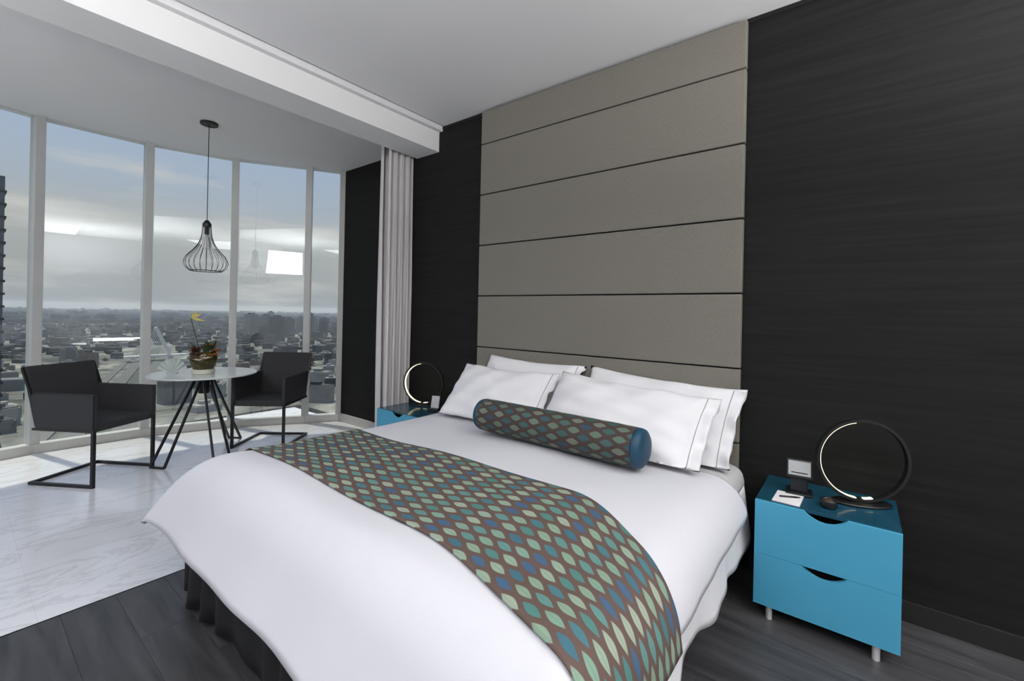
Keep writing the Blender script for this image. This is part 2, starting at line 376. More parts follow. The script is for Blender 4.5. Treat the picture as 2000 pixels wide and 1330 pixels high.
# ------------------------------------------------------------ curved window wall
ALONG = []
for i, (x, y) in enumerate(MUL[:9]):
    if i == 0: dx, dy = MUL[0][0] - MUL[1][0], MUL[0][1] - MUL[1][1]
    else: dx, dy = MUL[i - 1][0] - MUL[i + 1][0], MUL[i - 1][1] - MUL[i + 1][1]
    ALONG.append(math.atan2(dy, dx))
for i in range(9):
    a, b = Vector(MUL[i]), Vector(MUL[i + 1]); d = b - a; ang = math.atan2(d.y, d.x); ln = d.length
    win = empty('window_%d' % (i + 1), (a.x, a.y, 0), ang); win['kind'] = 'structure'
    # local +x along the pane, local -y... inside is on the side of +x world
    s = 1 if Vector((-math.sin(ang), math.cos(ang))).dot(Vector((1, 0))) > 0 else -1
    bm = bmesh.new(); add_box(bm, (.02, -.005, .07), (ln - .02, .005, 3.10)); obj('pane', bm, M['glass'], win)
    bm = bmesh.new(); add_box(bm, (0, -.05, 0), (ln, .05, .085), .004); obj('sill', bm, M['sill'], win)
    bm = bmesh.new(); add_box(bm, (0, min(0, s * -.055), 0), (ln, max(0, s * -.055), .03)); obj('sill_gap', bm, M['base'], win)
    w_, d0, d1 = (.036, -.07, .045)
    bm = bmesh.new(); add_box(bm, (-w_, min(s * d0, s * d1), 0), (w_, max(s * d0, s * d1), 3.10), .004); obj('mullion', bm, M['alu'], win)

# ------------------------------------------------------------ headboard of upholstered panels
hb = empty('headboard_panelling', (-1.49, D, 0))
tag(hb, 'tall taupe fabric headboard of stacked wide horizontal panels on dark wall', 'headboard')
zs = [.26, .685, 1.10, 1.519, 1.936, 2.353, 2.77, 3.043]
for i in range(len(zs) - 1):
    box('panel', (-.985, -.045, zs[i] + .004), (.985, -.004, zs[i + 1] - .004), M['panel'], hb, bev=.007)
box('backing_board', (-.98, -.026, .26), (.98, -.0005, 3.043), M['void'], hb)

# ------------------------------------------------------------ bed
CX = -1.505
bed = empty('bed', (CX, 1.73, 0))
tag(bed, 'wide double bed with dark charcoal pleated base below white bedding', 'bed')
def bl(v): return (v[0] - CX, v[1] - 1.73, v[2])
box('bed_base', (-1.0, -.98, .12), (1.0, .95, .30), M['skirt'], bed, bev=.01)
box('mattress', (-1.05, -.95, .302), (1.05, .965, .59), M['mattress'], bed, bev=.10, seg=6, smooth=True)
for sx in (-.93, .93):
    for sy in (-.95, .88): box('leg', (sx - .035, sy - .035, 0), (sx + .035, sy + .035, .125), M['black'], bed, bev=.004)
def skirt_fn(side):
    def f(s, z):
        amp = .012 + .014 * (1 - z / .32)
        if side == 'foot': return (s, -1.02 - amp * (.6 + .4 * math.sin(s * 5.3)) * math.sin(s * 34 + 1.5 * math.sin(s * 9)) - .012 * math.sin(s * 7.1 + 1) * (1 - z / .32), z)
        return (side * (1.055 + amp * math.sin(s * 21)), s, z)
    return f
grid_mesh('bed_skirt', skirt_fn('foot'), lin(-.99, 1.04, 160), lin(.03, .34, 6), M['skirt'], bed, thick=.004)
# white sheet hanging below the duvet on the near side
def sheet_fn(s, q):
    z = .52 - q * (.26 + .02 * math.sin(s * 5) + .015 * math.sin(s * 13 + 1))
    return (1.062 + .03 * q + .012 * q * math.sin(s * 11) + .004 * q * math.sin(s * 29), s, z)
grid_mesh('bed_sheet', sheet_fn, lin(-.98, .80, 150), lin(0, 1, 12), M['sheet'], bed, thick=.003)

FX, RX, TX = .95, .17, R(80)
FY, RY, TY = (2.30 - .90), .24, R(56)
def prof(a, flat, rad, th):
    if a <= flat: return a, 0.
    a -= flat
    if a < rad * th: t = a / rad; return flat + rad * math.sin(t), rad * (1 - math.cos(t))
    e = a - rad * th
    return flat + rad * math.sin(th) + e * math.cos(th), rad * (1 - math.cos(th)) + e * math.sin(th)
def cloth(s, t, off=0., top=.632):
    hx, dx = prof(abs(s), FX, RX, TX); hy, dy = prof(t, FY, RY, TY)
    dz = (dx ** 4 + dy ** 4) ** .25 if dx + dy > 0 else 0
    # corners flare outward a little where both sides hang
    k = min(dx, dy) / .25 if min(dx, dy) > 0 else 0
    x = math.copysign(hx + .03 * k, s) if s else 0.; y = 2.30 - hy - .05 * k
    # edge ripples
    hem = min(1, dx / .2); hem2 = min(1, dy / .26)
    x += math.copysign(1, s) * hem * (.005 * math.sin(t * 7 + 1) + .002 * math.sin(t * 23)) if s else 0
    y += hem2 * (.008 * math.sin(s * 3.1 + .6) + .004 * math.sin(s * 13))
    puff = .012 * math.sin(s * 2.6 + .5) * math.sin(t * 3.3) + .005 * math.sin(s * 7 + t * 4) - .012 * (abs(s) / 1.0) ** 2
    edge_puff = .02 * math.exp(-((t - FY - .02) / .16) ** 2)
    z = top + puff + edge_puff - dz
    n = Vector((math.copysign(1, s) * math.sin(min(1, dx / RX) * TX * .95) if s else 0, -math.sin(min(1, dy / RY) * TY), 1.0)).normalized()
    return Vector((x + CX, y, z)) + n * off
SM = FX + RX * TX + .012
TM = FY + RY * TY + .17
SS = sorted(set(lin(-SM, SM, 121)))
def dv(s, t): p = cloth(s, t); return bl(p)
duv = grid_mesh('duvet', lambda s, t: tuple(cloth(s, t * (1 + .009 * (s + SM)))), SS, lin(.0, TM, 90), M['duvet'], thick=.02, offset=1.)
tag(duv, 'smooth white duvet draped over the bed and hanging at the foot', 'duvet')
RN0, RN1 = 2.30 - 1.61, 2.30 - .985
rs = lin(-(SM + .02), SM + .03, 150)
def smooth(a, b, x): q = min(1, max(0, (x - a) / (b - a))); return q * q * (3 - 2 * q)
def gather(s, t):   # the runner slips towards the foot where it hangs over the near side
    k = (t - RN0) / (RN1 - RN0)
    return t + (1 - k) * .33 * smooth(.58, 1.25, s) + k * .19 * smooth(.35, 1.25, s)
run = grid_mesh('bed_runner', lambda s, t: tuple(cloth(s, gather(s, t), .0075)), rs, lin(RN0, RN1, 40), M['leafprint'], thick=.005, uv=lambda s, t: (s, t))
tag(run, 'bed runner printed with sage and teal leaves across the duvet', 'bed runner')

# ---- pillows
def pillow(label, w, h, th, loc, rx, rz, ry=0., cuff=None, seed=0, sag=0., planes=()):
    rnd = random.Random(seed)
    root = empty('pillow', loc); root.rotation_euler = (rx, ry, rz)
    tag(root, label, 'pillow', 'white pillows against the headboard')
    ph = [rnd.random() * 6 for _ in range(6)]
    def surf(u, v, side):
        # u along width, v along height, -1..1
        e = 1.0
        uu, vv = abs(u), abs(v)
        pin = 1 - .05 * (1 - uu ** 2) * 0
        x = u * w / 2 * (1 - .035 * (1 - vv ** 2) * 0 - .03 * (1 - uu) * 0); y = v * h / 2
        x *= 1 - .03 * (1 - (vv) ** 4) * uu ** 6 * 0
        bx = 1 - uu ** 3.2; by = 1 - vv ** 2.6
        if cuff is not None and u * cuff > 0:
            uu2 = min(1, uu / .86); bx = 1 - uu2 ** 3.2
        t_ = th / 2 * max(0, bx) ** .55 * max(0, by) ** .6
        x += -.02 * u * (1 - vv ** 2) * uu
        y += -.025 * v * (1 - uu ** 2) * vv
        wr = .006 * math.sin(u * 5 + v * 3 + ph[0]) + .005 * math.sin(u * 11 - v * 6 + ph[1]) + .004 * math.sin(v * 14 + u * 4 + ph[2])
        t_ += wr * min(1, t_ / .03)
        cz = 0
        if cuff is not None and u * cuff > .86:
            q = (uu - .86) / .14; cz = .018 * math.sin(v * 7 + ph[3]) * q + .012 * q * math.sin(v * 15 + ph[4])
        return Vector((x, y - sag * (1 - vv), side * (t_ + .003) + cz))
    us, vs = lin(-1, 1, 60), lin(-1, 1, 36)
    bm = bmesh.new(); G = {}
    for side in (1, -1):
        for j, v in enumerate(vs):
            for i, u in enumerate(us):
                if side == -1 and (i in (0, len(us) - 1) or j in (0, len(vs) - 1)): G[(side, i, j)] = G[(1, i, j)]
                else: G[(side, i, j)] = bm.verts.new(surf(u, v, side))
        for j in range(len(vs) - 1):
            for i in range(len(us) - 1):
                q = [G[(side, i, j)], G[(side, i + 1, j)], G[(side, i + 1, j + 1)], G[(side, i, j + 1)]]
                bm.faces.new(q if side == 1 else q[::-1])
    mw = Matrix.Translation(loc) @ root.rotation_euler.to_matrix().to_4x4(); mi = mw.inverted()
    def settle(bm, lift=0.):
        for v in bm.verts:
            q = mw @ v.co
            q.z = max(q.z, (.655 if q.y < 2.36 else .612) + lift); q.y = min(q.y, 2.700)
            if q.z < .86 and q.y < 2.176: q.y = 2.176
            for p0, nn in planes:
                d_ = (q - p0).dot(nn)
                if d_ < 0: q -= nn * d_
            v.co = mi @ q
    settle(bm); obj('pillowcase', bm, M['sheet'], root, smooth=True)
    if cuff is not None:
        bm = bmesh.new()
        for side in (1, -1):
            pts = [surf(cuff * .865, v, side) + Vector((0, 0, side * .0015)) for v in lin(-.97, .97, 34)]
            add_tube(bm, pts, .0026, 5)
        settle(bm, .001); obj('piping', bm, M['piping'], root, smooth=True)
    return root
def split_plane(loc, rx, back):
    n = Vector((0, -math.sin(rx), math.cos(rx))); return Vector(loc) - n * back, n
PA, NA = split_plane((-1.955, 2.36, .80), R(50), .060); PB, NB = split_plane((-1.045, 2.335, .795), R(48), .062)
XS = Vector((-1.500, 0, 0)); XR = Vector((1, 0, 0))
pillow('white pillow standing behind, beside the far end of the headboard', .86, .49, .17, (-1.885, 2.575, .83), R(60), R(0), R(1), cuff=1, seed=3, planes=[(PA - NA * .004, -NA)])
pillow('white pillow behind, its cuff corner nearest the ring lamp by the wall', .96, .50, .17, (-.955, 2.58, .80), R(58), R(-2), R(3), cuff=1, seed=5, planes=[(PB - NB * .004, -NB)])
pillow('front white pillow behind the plain end of the bolster', .85, .48, .18, (-1.965, 2.36, .80), R(50), R(1), R(0), cuff=1, seed=7, planes=[(PA, NA)])
pillow('front white pillow with grey stitched cuff behind the teal bolster end', .98, .50, .20, (-1.045, 2.335, .795), R(48), R(-1), R(3), cuff=1, seed=9, planes=[(PB, NB)])

# ---- bolster
bo = empty('bolster_cushion', (-1.315, 2.065, .748), R(-1.5)); bo.rotation_euler = (0, R(0), R(-1.5))
tag(bo, 'long cylindrical bolster in leaf print with solid teal ends', 'bolster')
RB = .098
def bol(u, a):
    e = abs(u) / .495; r = RB * (1 - .03 * e ** 8) + .002 * math.sin(u * 40) * 0
    return (u, r * math.cos(a), r * math.sin(a))
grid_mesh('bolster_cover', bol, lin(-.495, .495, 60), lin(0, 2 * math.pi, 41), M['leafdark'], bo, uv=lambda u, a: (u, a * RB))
for s in (-1, 1):
    bm = bmesh.new()
    add_lathe(bm, [(RB * .97, 0), (RB * .975, .012), (RB * .93, .030), (RB * .75, .043), (RB * .4, .049), (.004, .050)], 32)
    bmesh.ops.transform(bm, matrix=Matrix.Translation((s * .493, 0, 0)) @ Matrix.Rotation(s * math.pi / 2, 4, 'Y'), verts=bm.verts)
    obj('end_cap', bm, M['capteal'], bo, smooth=True)['label'] = 'solid teal end cap'

# ------------------------------------------------------------ nightstands
def crescent_front(bm, x0, x1, z0, z1, yf, th, cz, cw, ch, xc):
    """drawer front whose top edge has a crescent cut: top edge at z1, cut width cw, depth ch"""
    n = 18
    top = [(x0, z1), (xc - cw / 2, z1)]
    for i in range(1, n):
        t = i / n; top.append((xc - cw / 2 + cw * t, z1 - ch * math.sin(math.pi * t) ** .8))
    top += [(xc + cw / 2, z1), (x1, z1)]
    poly = [(x1, z0), (x0, z0)] + top
    f = [bm.verts.new((x, yf, z)) for x, z in poly]; b = [bm.verts.new((x, yf + th, z)) for x, z in poly]
    bm.faces.new(f); bm.faces.new(b[::-1])
    for i in range(len(poly)): bm.faces.new((f[i], f[(i + 1) % len(poly)], b[(i + 1) % len(poly)], b[i]))
def nightstand(loc, label):
    r = empty('nightstand', loc)     # origin: centre of the front edge on the floor, +y to the wall
    tag(r, label, 'nightstand', 'blue bedside cabinets')
    W2, DP, ZT, ZB = .258, .405, .545, .066
    bm = bmesh.new()
    add_box(bm, (-W2 + .004, .02, ZB + .004), (-W2 + .018, DP, ZT - .014)); add_box(bm, (W2 - .018, .02, ZB + .004), (W2 - .004, DP, ZT - .014))
    add_box(bm, (-W2 + .018, .02, ZB + .004), (W2 - .018, DP, ZB + .02)); add_box(bm, (-W2 + .018, DP - .01, ZB + .02), (W2 - .018, DP, ZT - .014))
    obj('carcass', bm, M['tealshade'], r)
    box('interior_box', (-W2 + .019, .06, ZB + .021), (W2 - .019, DP - .011, ZT - .06), M['void'], r)
    box('top', (-W2, .016, ZT - .014), (W2, DP, ZT), M['tealshade'], r, bev=.0015)['label'] = 'glossy teal top with shade in its colour'
    bm = bmesh.new(); crescent_front(bm, -W2, W2, .3005, ZT - .004, 0, .018, 0, .155, .036, .008); obj('drawer', bm, M['teal'], r)
    bm = bmesh.new(); crescent_front(bm, -W2, W2, ZB, .2995, 0, .018, 0, .160, .036, .008); obj('drawer', bm, M['teal'], r)
    for sx in (-.197, .185):
        for yy in (.03, .36):
            bm = bmesh.new(); add_lathe(bm, [(.0135, 0), (.0135, ZB + .004)], 20, (sx, yy, 0)); obj('foot', bm, M['chrome'], r, smooth=False)['label'] = 'round chrome foot'
    return r
nightstand((-.100, 2.325, 0), 'blue two drawer nightstand with crescent pulls beside the near bed side')
nightstand((-2.975, 2.285, 0), 'blue nightstand mostly hidden behind the bed beside the curtain')

# ------------------------------------------------------------ ring lamps
def ring_lamp(loc, rz, label, spot=True):
    r = empty('ring_lamp', loc, rz); tag(r, label, 'table lamp', 'black ring table lamps')
    # local: ring in xz plane, axis along y
    RO, RI, HW = .188, .175, .0125
    n = 96; zc = RO + .010
    bm = bmesh.new(); rings = []
    for i in range(n):
        a = 2 * math.pi * i / n; c, s = math.cos(a), math.sin(a)
        rings.append([bm.verts.new((rr * c, yy, zc + rr * s)) for rr, yy in ((RO, -HW), (RO, HW), (RI, HW), (RI, -HW))])
    for i in range(n):
        A_, B_ = rings[i], rings[(i + 1) % n]
        for j in range(4): bm.faces.new((A_[j], A_[(j + 1) % 4], B_[(j + 1) % 4], B_[j]))
    obj('ring', bm, M['black'], r)
    def strip(a0, a1, nm='led_strip'):
        bm = bmesh.new(); k = max(4, int(abs(a1 - a0) / 4)); rg = []
        for a in lin(R(a0), R(a1), k):
            c, s = math.cos(a), math.sin(a)
            rg.append([bm.verts.new((rr * c, yy, zc + rr * s)) for rr, yy in ((RI - .0005, -HW * .78), (RI - .0005, HW * .78), (RI - .003, HW * .78), (RI - .003, -HW * .78))])
        for A_, B_ in zip(rg, rg[1:]):
            for j in range(4): bm.faces.new((A_[j], A_[(j + 1) % 4], B_[(j + 1) % 4], B_[j]))
        bm.faces.new(rg[0]); bm.faces.new(rg[-1][::-1])
        obj(nm, bm, M['led'], r)['label'] = 'warm glowing light strip'
    strip(100, 262); strip(272, 284)
    bm = bmesh.new(); add_lathe(bm, [(.118, 0), (.122, .003), (.122, .007), (.118, .010)], 40)
    bmesh.ops.scale(bm, vec=(1.0, .50, 1), verts=bm.verts); obj('base', bm, M['black'], r)
    return r
ring_lamp((.030, 2.585, .5455), R(26), 'black ring lamp with warm inner light on the nearer nightstand')
ring_lamp((-3.03, 2.62, .5455), R(26), 'black ring lamp glowing on the nightstand beside the curtain')

# ------------------------------------------------------------ things on the nightstands
al = empty('alarm_clock', (-.205, 2.53, .5455), R(6)); tag(al, 'small black bedside clock with grey lit screen on stand', 'clock')
bm = bmesh.new()
add_box(bm, (-.055, -.04, 0), (.055, .06, .012), .004); add_box(bm, (-.035, -.012, .012), (.035, .03, .085), .006)
obj('stand', bm, M['darkplastic'], al)
bm = bmesh.new(); add_box(bm, (-.052, -.012, 0), (.052, .012, .085), .004)
hd = obj('housing', bm, M['darkplastic'], al); hd.location = (0, -.012, .078); hd.rotation_euler = (R(-12), 0, 0)
bm = bmesh.new(); add_box(bm, (-.045, -.0135, .012), (.045, -.0118, .078), .0008, seg=1); obj('screen', bm, M['screen'], hd)
bm = bmesh.new(); add_box(bm, (-.033, -.0142, .022), (.033, -.0134, .027)); obj('screen_line', bm, M['darkplastic'], hd)

np_ = box('notepad', (-.054, -.075, 0), (.054, .075, .004), M['paper'], bev=.001); np_.location = (-.238, 2.425, .5455); np_.rotation_euler = (0, 0, R(-2))
tag(np_, 'small white notepad on the nearer nightstand top', 'notepad')
pn = empty('pen', (-.236, 2.43, .5535), R(28)); tag(pn, 'black pen lying across the white notepad', 'pen')
bm = bmesh.new(); add_tube(bm, [(-.04, 0, 0), (.035, 0, 0)], .004, 10); obj('barrel', bm, M['black'], pn, smooth=True)
bm = bmesh.new(); add_tube(bm, [(.035, 0, 0), (.040, 0, 0), (.048, 0, 0)], .0028, 8); obj('tip', bm, M['darkplastic'], pn)
cp = empty('candle_cup', (-.085, 2.435, .5455)); tag(cp, 'small round brown cup in front of the ring lamp base', 'cup')
bm = bmesh.new(); add_lathe(bm, [(.026, 0), (.031, .006), (.032, .030), (.030, .036), (.025, .034), (.024, .02), (.004, .018)], 28); obj('body', bm, M['darkplastic'], cp, smooth=True)
bm = bmesh.new(); add_lathe(bm, [(.0235, .019), (.022, .030), (.012, .036), (.003, .037)], 24); obj('wax', bm, M['brown'], cp, smooth=True)
ph = empty('telephone', (-2.775, 2.52, .5455), R(20)); tag(ph, 'small pale bedside telephone on the nightstand beside the curtain', 'telephone')
box('handset_base', (-.05, -.03, 0), (.05, .05, .03), M['darkplastic'], ph, bev=.006)
bm = bmesh.new(); add_box(bm, (-.035, -.008, 0), (.035, .008, .10), .004); q = obj('display', bm, M['screen'], ph); q.location = (0, .01, .028); q.rotation_euler = (R(-15), 0, 0)

# ------------------------------------------------------------ curtains
def curtain(label, x0, y0, y1, amp, nf, m, ph, z1):
    def f(s, z):
        k = 1 + .12 * math.sin(z * 1.3 + ph)
        yy = y0 + (y1 - y0) * s + .012 * math.sin(s * 2 * math.pi * nf * 2 + 1) * (1 + .4 * math.sin(z * 2))
        return (x0 + amp * k * math.sin(s * 2 * math.pi * nf + ph + .25 * math.sin(z * 1.1)), yy, z)
    o = grid_mesh('curtain', f, lin(0, 1, 110), lin(.012, z1, 26), m, thick=.003)
    tag(o, label, 'curtain'); return o
curtain('pale grey outer curtain gathered beside the recessed dark wall', -3.60, 2.52, 2.68, .050, 2.5, M['sheer'], 1.0, 3.06)
curtain('grey curtain gathered in folds against the dark wall under the beam', -3.405, 2.46, 2.74, .042, 4, M['curtain'], .3, 3.06)

# ------------------------------------------------------------ dining table
TC = Vector((-4.90, 1.52, 0))
tb = empty('dining_table', TC); tag(tb, 'round pale glass table on black hairpin legs by the windows', 'table')
bm = bmesh.new(); add_lathe(bm, [(.436, .738), (.44, .741), (.44, .749), (.436, .752)], 64); obj('tabletop', bm, M['tabletop'], tb)
bm = bmesh.new(); add_lathe(bm, [(.12, .722), (.12, .737)], 24); add_lathe(bm, [(.045, .56), (.05, .722)], 16); obj('hub', bm, M['black'], tb)
for a, dr in ((-58, .48), (4, .40), (124, .44)):
    bm = bmesh.new(); ar = R(a); d = Vector((math.cos(ar), math.sin(ar), 0)); p = Vector((-d.y, d.x, 0))
    f1, f2 = d * dr + p * .066, d * dr - p * .066; t1, t2 = d * .05 + p * .03, d * .05 - p * .03
    up = Vector((0, 0, .73)); z0 = Vector((0, 0, .009))
    add_bar(bm, t1 + up, f1 + z0, .017); add_bar(bm, t2 + up, f2 + z0, .017); add_bar(bm, f1 + z0, f2 + z0, .017)
    obj('leg', bm, M['black'], tb)
# vase with flowers
vs_ = empty('flower_vase', (-4.86, 1.50, .7525)); tag(vs_, 'olive glass vase with orange and white flowers on the round table', 'vase')
bm = bmesh.new(); add_lathe(bm, [(.085, 0), (.09, .004), (.095, .035), (.09, .042)], 32); obj('dish', bm, M['stone'], vs_, smooth=False)['label'] = 'pale dish under the vase'
bm = bmesh.new(); add_lathe(bm, [(.082, .043), (.098, .07), (.112, .14), (.112, .19), (.10, .21), (.09, .205)], 32); obj('bowl', bm, M['olive'], vs_, smooth=True)
rnd = random.Random(2)
def flower(c, r, m, nm='flower'):
    bm = bmesh.new()
    for ring, (n, rr, tilt) in enumerate(((7, r, .35), (5, r * .7, .8))):
        for k in range(n):
            a = 2 * math.pi * k / n + ring * .4
            d = Vector((math.cos(a), math.sin(a), tilt)).normalized(); s = Vector((-math.sin(a), math.cos(a), 0))
            p = [Vector(c) + d * 0, Vector(c) + d * rr * .55 + s * rr * .28, Vector(c) + d * rr, Vector(c) + d * rr * .55 - s * rr * .28]
            q = [bm.verts.new(v) for v in p]; q2 = [bm.verts.new(v + Vector((0, 0, .003))) for v in p]
            bm.faces.new(q); bm.faces.new(q2[::-1])
            for i in range(4): bm.faces.new((q[i], q2[i], q2[(i + 1) % 4], q[(i + 1) % 4]))
    return obj(nm, bm, m, vs_)
for c, r, m, lb in (((.105, -.07, .13), .05, 'petalw', 'white flower'), ((.125, -.02, .145), .055, 'petalw', 'white flower'), ((.115, .03, .17), .07, 'petalo', 'orange flower'), ((.08, -.09, .18), .07, 'petalr', 'dark red flower'), ((.06, .08, .20), .07, 'petalo', 'orange flower'), ((.0, -.06, .22), .07, 'petalr', 'dark red flower'),
                    ((-.03, .03, .23), .075, 'petalr', 'dark red flower'), ((.02, .05, .25), .065, 'petalo', 'orange flower'), ((-.07, -.05, .20), .06, 'petalo', 'orange flower')):
    flower(c, r, M[m])['label'] = lb
for k in range(12):
    a = rnd.random() * 6.28; c = Vector((.07 * math.cos(a), .07 * math.sin(a), .20)); d = Vector((math.cos(a), math.sin(a), 1.0 + rnd.random())).normalized(); s = Vector((-math.sin(a), math.cos(a), 0))
    bm = bmesh.new(); ln = .09 + .06 * rnd.random()
    q = [bm.verts.new(c), bm.verts.new(c + d * ln * .5 + s * .018), bm.verts.new(c + d * ln), bm.verts.new(c + d * ln * .5 - s * .018)]
    bm.faces.new(q); g = bmesh.ops.extrude_face_region(bm, geom=bm.faces[:]); bmesh.ops.translate(bm, vec=(0, 0, .002), verts=[v for v in g['geom'] if isinstance(v, bmesh.types.BMVert)])
    obj('leaf', bm, M['leaf'], vs_)
# tall exotic flower
bm = bmesh.new(); add_tube(bm, [(-.04, -.02, .19), (-.07, -.05, .36), (-.09, -.07, .46), (-.10, -.08, .52)], .004, 6); obj('stem', bm, M['leaf'], vs_)['label'] = 'tall green flower stem'
fl_c = Vector((-.10, -.08, .52))
for k, (m, d, ln) in enumerate((('petaly', (.3, .5, .25), .10), ('petaly', (.1, .5, .6), .09), ('petaly', (.5, .8, -.25), .12), ('petalv', (.5, .9, .3), .13))):
    d = Vector(d).normalized(); s = d.cross(Vector((1, 0, .3))).normalized(); bm = bmesh.new()
    q = [bm.verts.new(fl_c), bm.verts.new(fl_c + d * ln * .4 + s * .014), bm.verts.new(fl_c + d * ln), bm.verts.new(fl_c + d * ln * .4 - s * .014)]
    bm.faces.new(q); g = bmesh.ops.extrude_face_region(bm, geom=bm.faces[:]); bmesh.ops.translate(bm, vec=(.003, 0, .002), verts=[v for v in g['geom'] if isinstance(v, bmesh.types.BMVert)])
    obj('petal', bm, M[m], vs_)['label'] = 'yellow petal of tall flower' if m == 'petaly' else 'violet petal of tall flower'
# folded napkin fan
bm = bmesh.new(); n = 14
for k in range(n):
    a0, a1 = R(20 + 140 * k / n), R(20 + 140 * (k + 1) / n)
    y0 = .012 * (k % 2 * 2 - 1); y1 = -y0
    c = [Vector((0, 0, .003)), Vector((.15 * math.cos(a0), y0, .003 + .17 * math.sin(a0))), Vector((.15 * math.cos(a1), y1, .003 + .17 * math.sin(a1)))]
    f = [bm.verts.new(v) for v in c]; b = [bm.verts.new(v + Vector((0, .003, 0))) for v in c]
    bm.faces.new(f); bm.faces.new(b[::-1])
    for i in range(3): bm.faces.new((f[i], f[(i + 1) % 3], b[(i + 1) % 3], b[i]))
add_box(bm, (-.05, -.03, 0), (.05, .03, .012), .004)
nk = obj('napkin', bm, M['napkin']); nk.location = (-5.02, 1.30, .7525); nk.scale = (.82, .82, .82); nk.rotation_euler = (0, 0, R(60))
tag(nk, 'pale folded napkin fan standing on the round table beside the vase', 'napkin')

# ------------------------------------------------------------ dining armchairs
def armchair(loc, rz, label):
    r = empty('dining_armchair', loc, rz); tag(r, label, 'armchair', 'charcoal armchairs at the round table')
    Y = .247
    for s in (-1, 1):
        bm = bmesh.new()
        add_bar(bm, (-.27, s * Y, .011), (.27, s * Y, .011), .022); add_bar(bm, (.26, s * Y, .0), (.26, s * Y, .70), .022)
        add_bar(bm, (.27, s * Y, .424), (-.25, s * Y, .424), .018)
        obj('side_frame', bm, M['black'], r)
        bm = bmesh.new(); pts = [(-.215, .430), (.272, .430), (.272, .70), (-.262, .70)]
        lo, hi = sorted((s * (Y - .018), s * (Y + .014)))
        f = [bm.verts.new((x, lo, z)) for x, z in pts]; b = [bm.verts.new((x, hi, z)) for x, z in pts]
        bm.faces.new(f); bm.faces.new(b[::-1])
        for i in range(4): bm.faces.new((f[i], f[(i + 1) % 4], b[(i + 1) % 4], b[i]))
        bmesh.ops.bevel(bm, geom=bm.edges[:], offset=.006, segments=2, affect='EDGES')
        obj('armrest', bm, M['chair'], r)
        bm = bmesh.new(); add_bar(bm, (-.255, s * (Y + .012), .68), (-.335, s * (Y + .012), .885), .016); add_bar(bm, (-.335, s * (Y + .012), .885), (-.335, s * (Y - .02), .885), .014); obj('back_strap', bm, M['black'], r)
    bm = bmesh.new(); add_bar(bm, (-.26, -Y, .011), (-.26, Y, .011), .022); obj('cross_bar', bm, M['black'], r)
    bm = bmesh.new(); add_box(bm, (-.22, -Y + .02, .415), (.265, Y - .02, .475), .014); obj('seat', bm, M['chair'], r)
    bm = bmesh.new(); add_box(bm, (-.022, -Y - .004, 0), (.018, Y + .004, .47), .012)
    mt = Matrix.Translation((-.215, 0, .44)) @ Matrix.Rotation(R(-14.5), 4, 'Y')
    bmesh.ops.transform(bm, matrix=mt, verts=bm.verts); obj('backrest', bm, M['chair'], r)
    return r
armchair((-4.845, .757, 0), R(32.5), 'charcoal armchair with its side to the bed foot, nearest the camera')
armchair((-4.775, 2.09, 0), R(-50), 'charcoal armchair behind the round table near the dark wall')

# ------------------------------------------------------------ pendant lamp
pd = empty('pendant_lamp', (-4.80, 1.485, 3.10)); tag(pd, 'black wire cage pendant lamp hanging above the round table', 'pendant lamp')
def pz(z): return z - 3.10
bm = bmesh.new(); add_lathe(bm, [(.07, -.022), (.072, -.018), (.072, -.001)], 28); obj('canopy', bm, M['black'], pd)
bm = bmesh.new(); add_tube(bm, [(0, 0, -.02), (0, 0, pz(2.18))], .0035, 8); obj('cord', bm, M['black'], pd)
bm = bmesh.new(); add_lathe(bm, [(.012, pz(2.19)), (.030, pz(2.165)), (.036, pz(2.155)), (.036, pz(2.128))], 24); obj('cap', bm, M['black'], pd)
PR = [(.034, 2.13), (.040, 2.06), (.050, 2.01), (.072, 1.955), (.110, 1.90), (.152, 1.85), (.172, 1.805), (.172, 1.775), (.155, 1.74), (.125, 1.715)]
def sm(pr, n=4):
    out = []
    for i in range(len(pr) - 1):
        p0, p1, p2, p3 = pr[max(0, i - 1)], pr[i], pr[i + 1], pr[min(len(pr) - 1, i + 2)]
        for k in range(n):
            t = k / n
            out.append(tuple(.5 * (2 * p1[c] + (p2[c] - p0[c]) * t + (2 * p0[c] - 5 * p1[c] + 4 * p2[c] - p3[c]) * t * t + (3 * p1[c] - p0[c] - 3 * p2[c] + p3[c]) * t ** 3) for c in (0, 1)))
    return out + [pr[-1]]
pr = sm(PR)
for k in range(22):
    a = 2 * math.pi * k / 22; bm = bmesh.new()
    add_tube(bm, [(r_ * math.cos(a), r_ * math.sin(a), pz(z_)) for r_, z_ in pr], .0019, 5); obj('cage_wire', bm, M['black'], pd)
bm = bmesh.new(); add_tube(bm, [(.125 * math.cos(a), .125 * math.sin(a), pz(1.715)) for a in lin(0, 2 * math.pi * 47 / 48, 48)], .004, 6, closed=True); obj('bottom_ring', bm, M['black'], pd)
bm = bmesh.new(); add_lathe(bm, [(.016, pz(2.13)), (.018, pz(2.06)), (.016, pz(2.055))], 16); obj('socket', bm, M['black'], pd)
bm = bmesh.new(); add_lathe(bm, [(.012, pz(2.056)), (.018, pz(2.03)), (.034, pz(1.99)), (.038, pz(1.965)), (.032, pz(1.935)), (.015, pz(1.92)), (.002, pz(1.918))], 20); obj('bulb', bm, M['lampwhite'], pd, smooth=True)

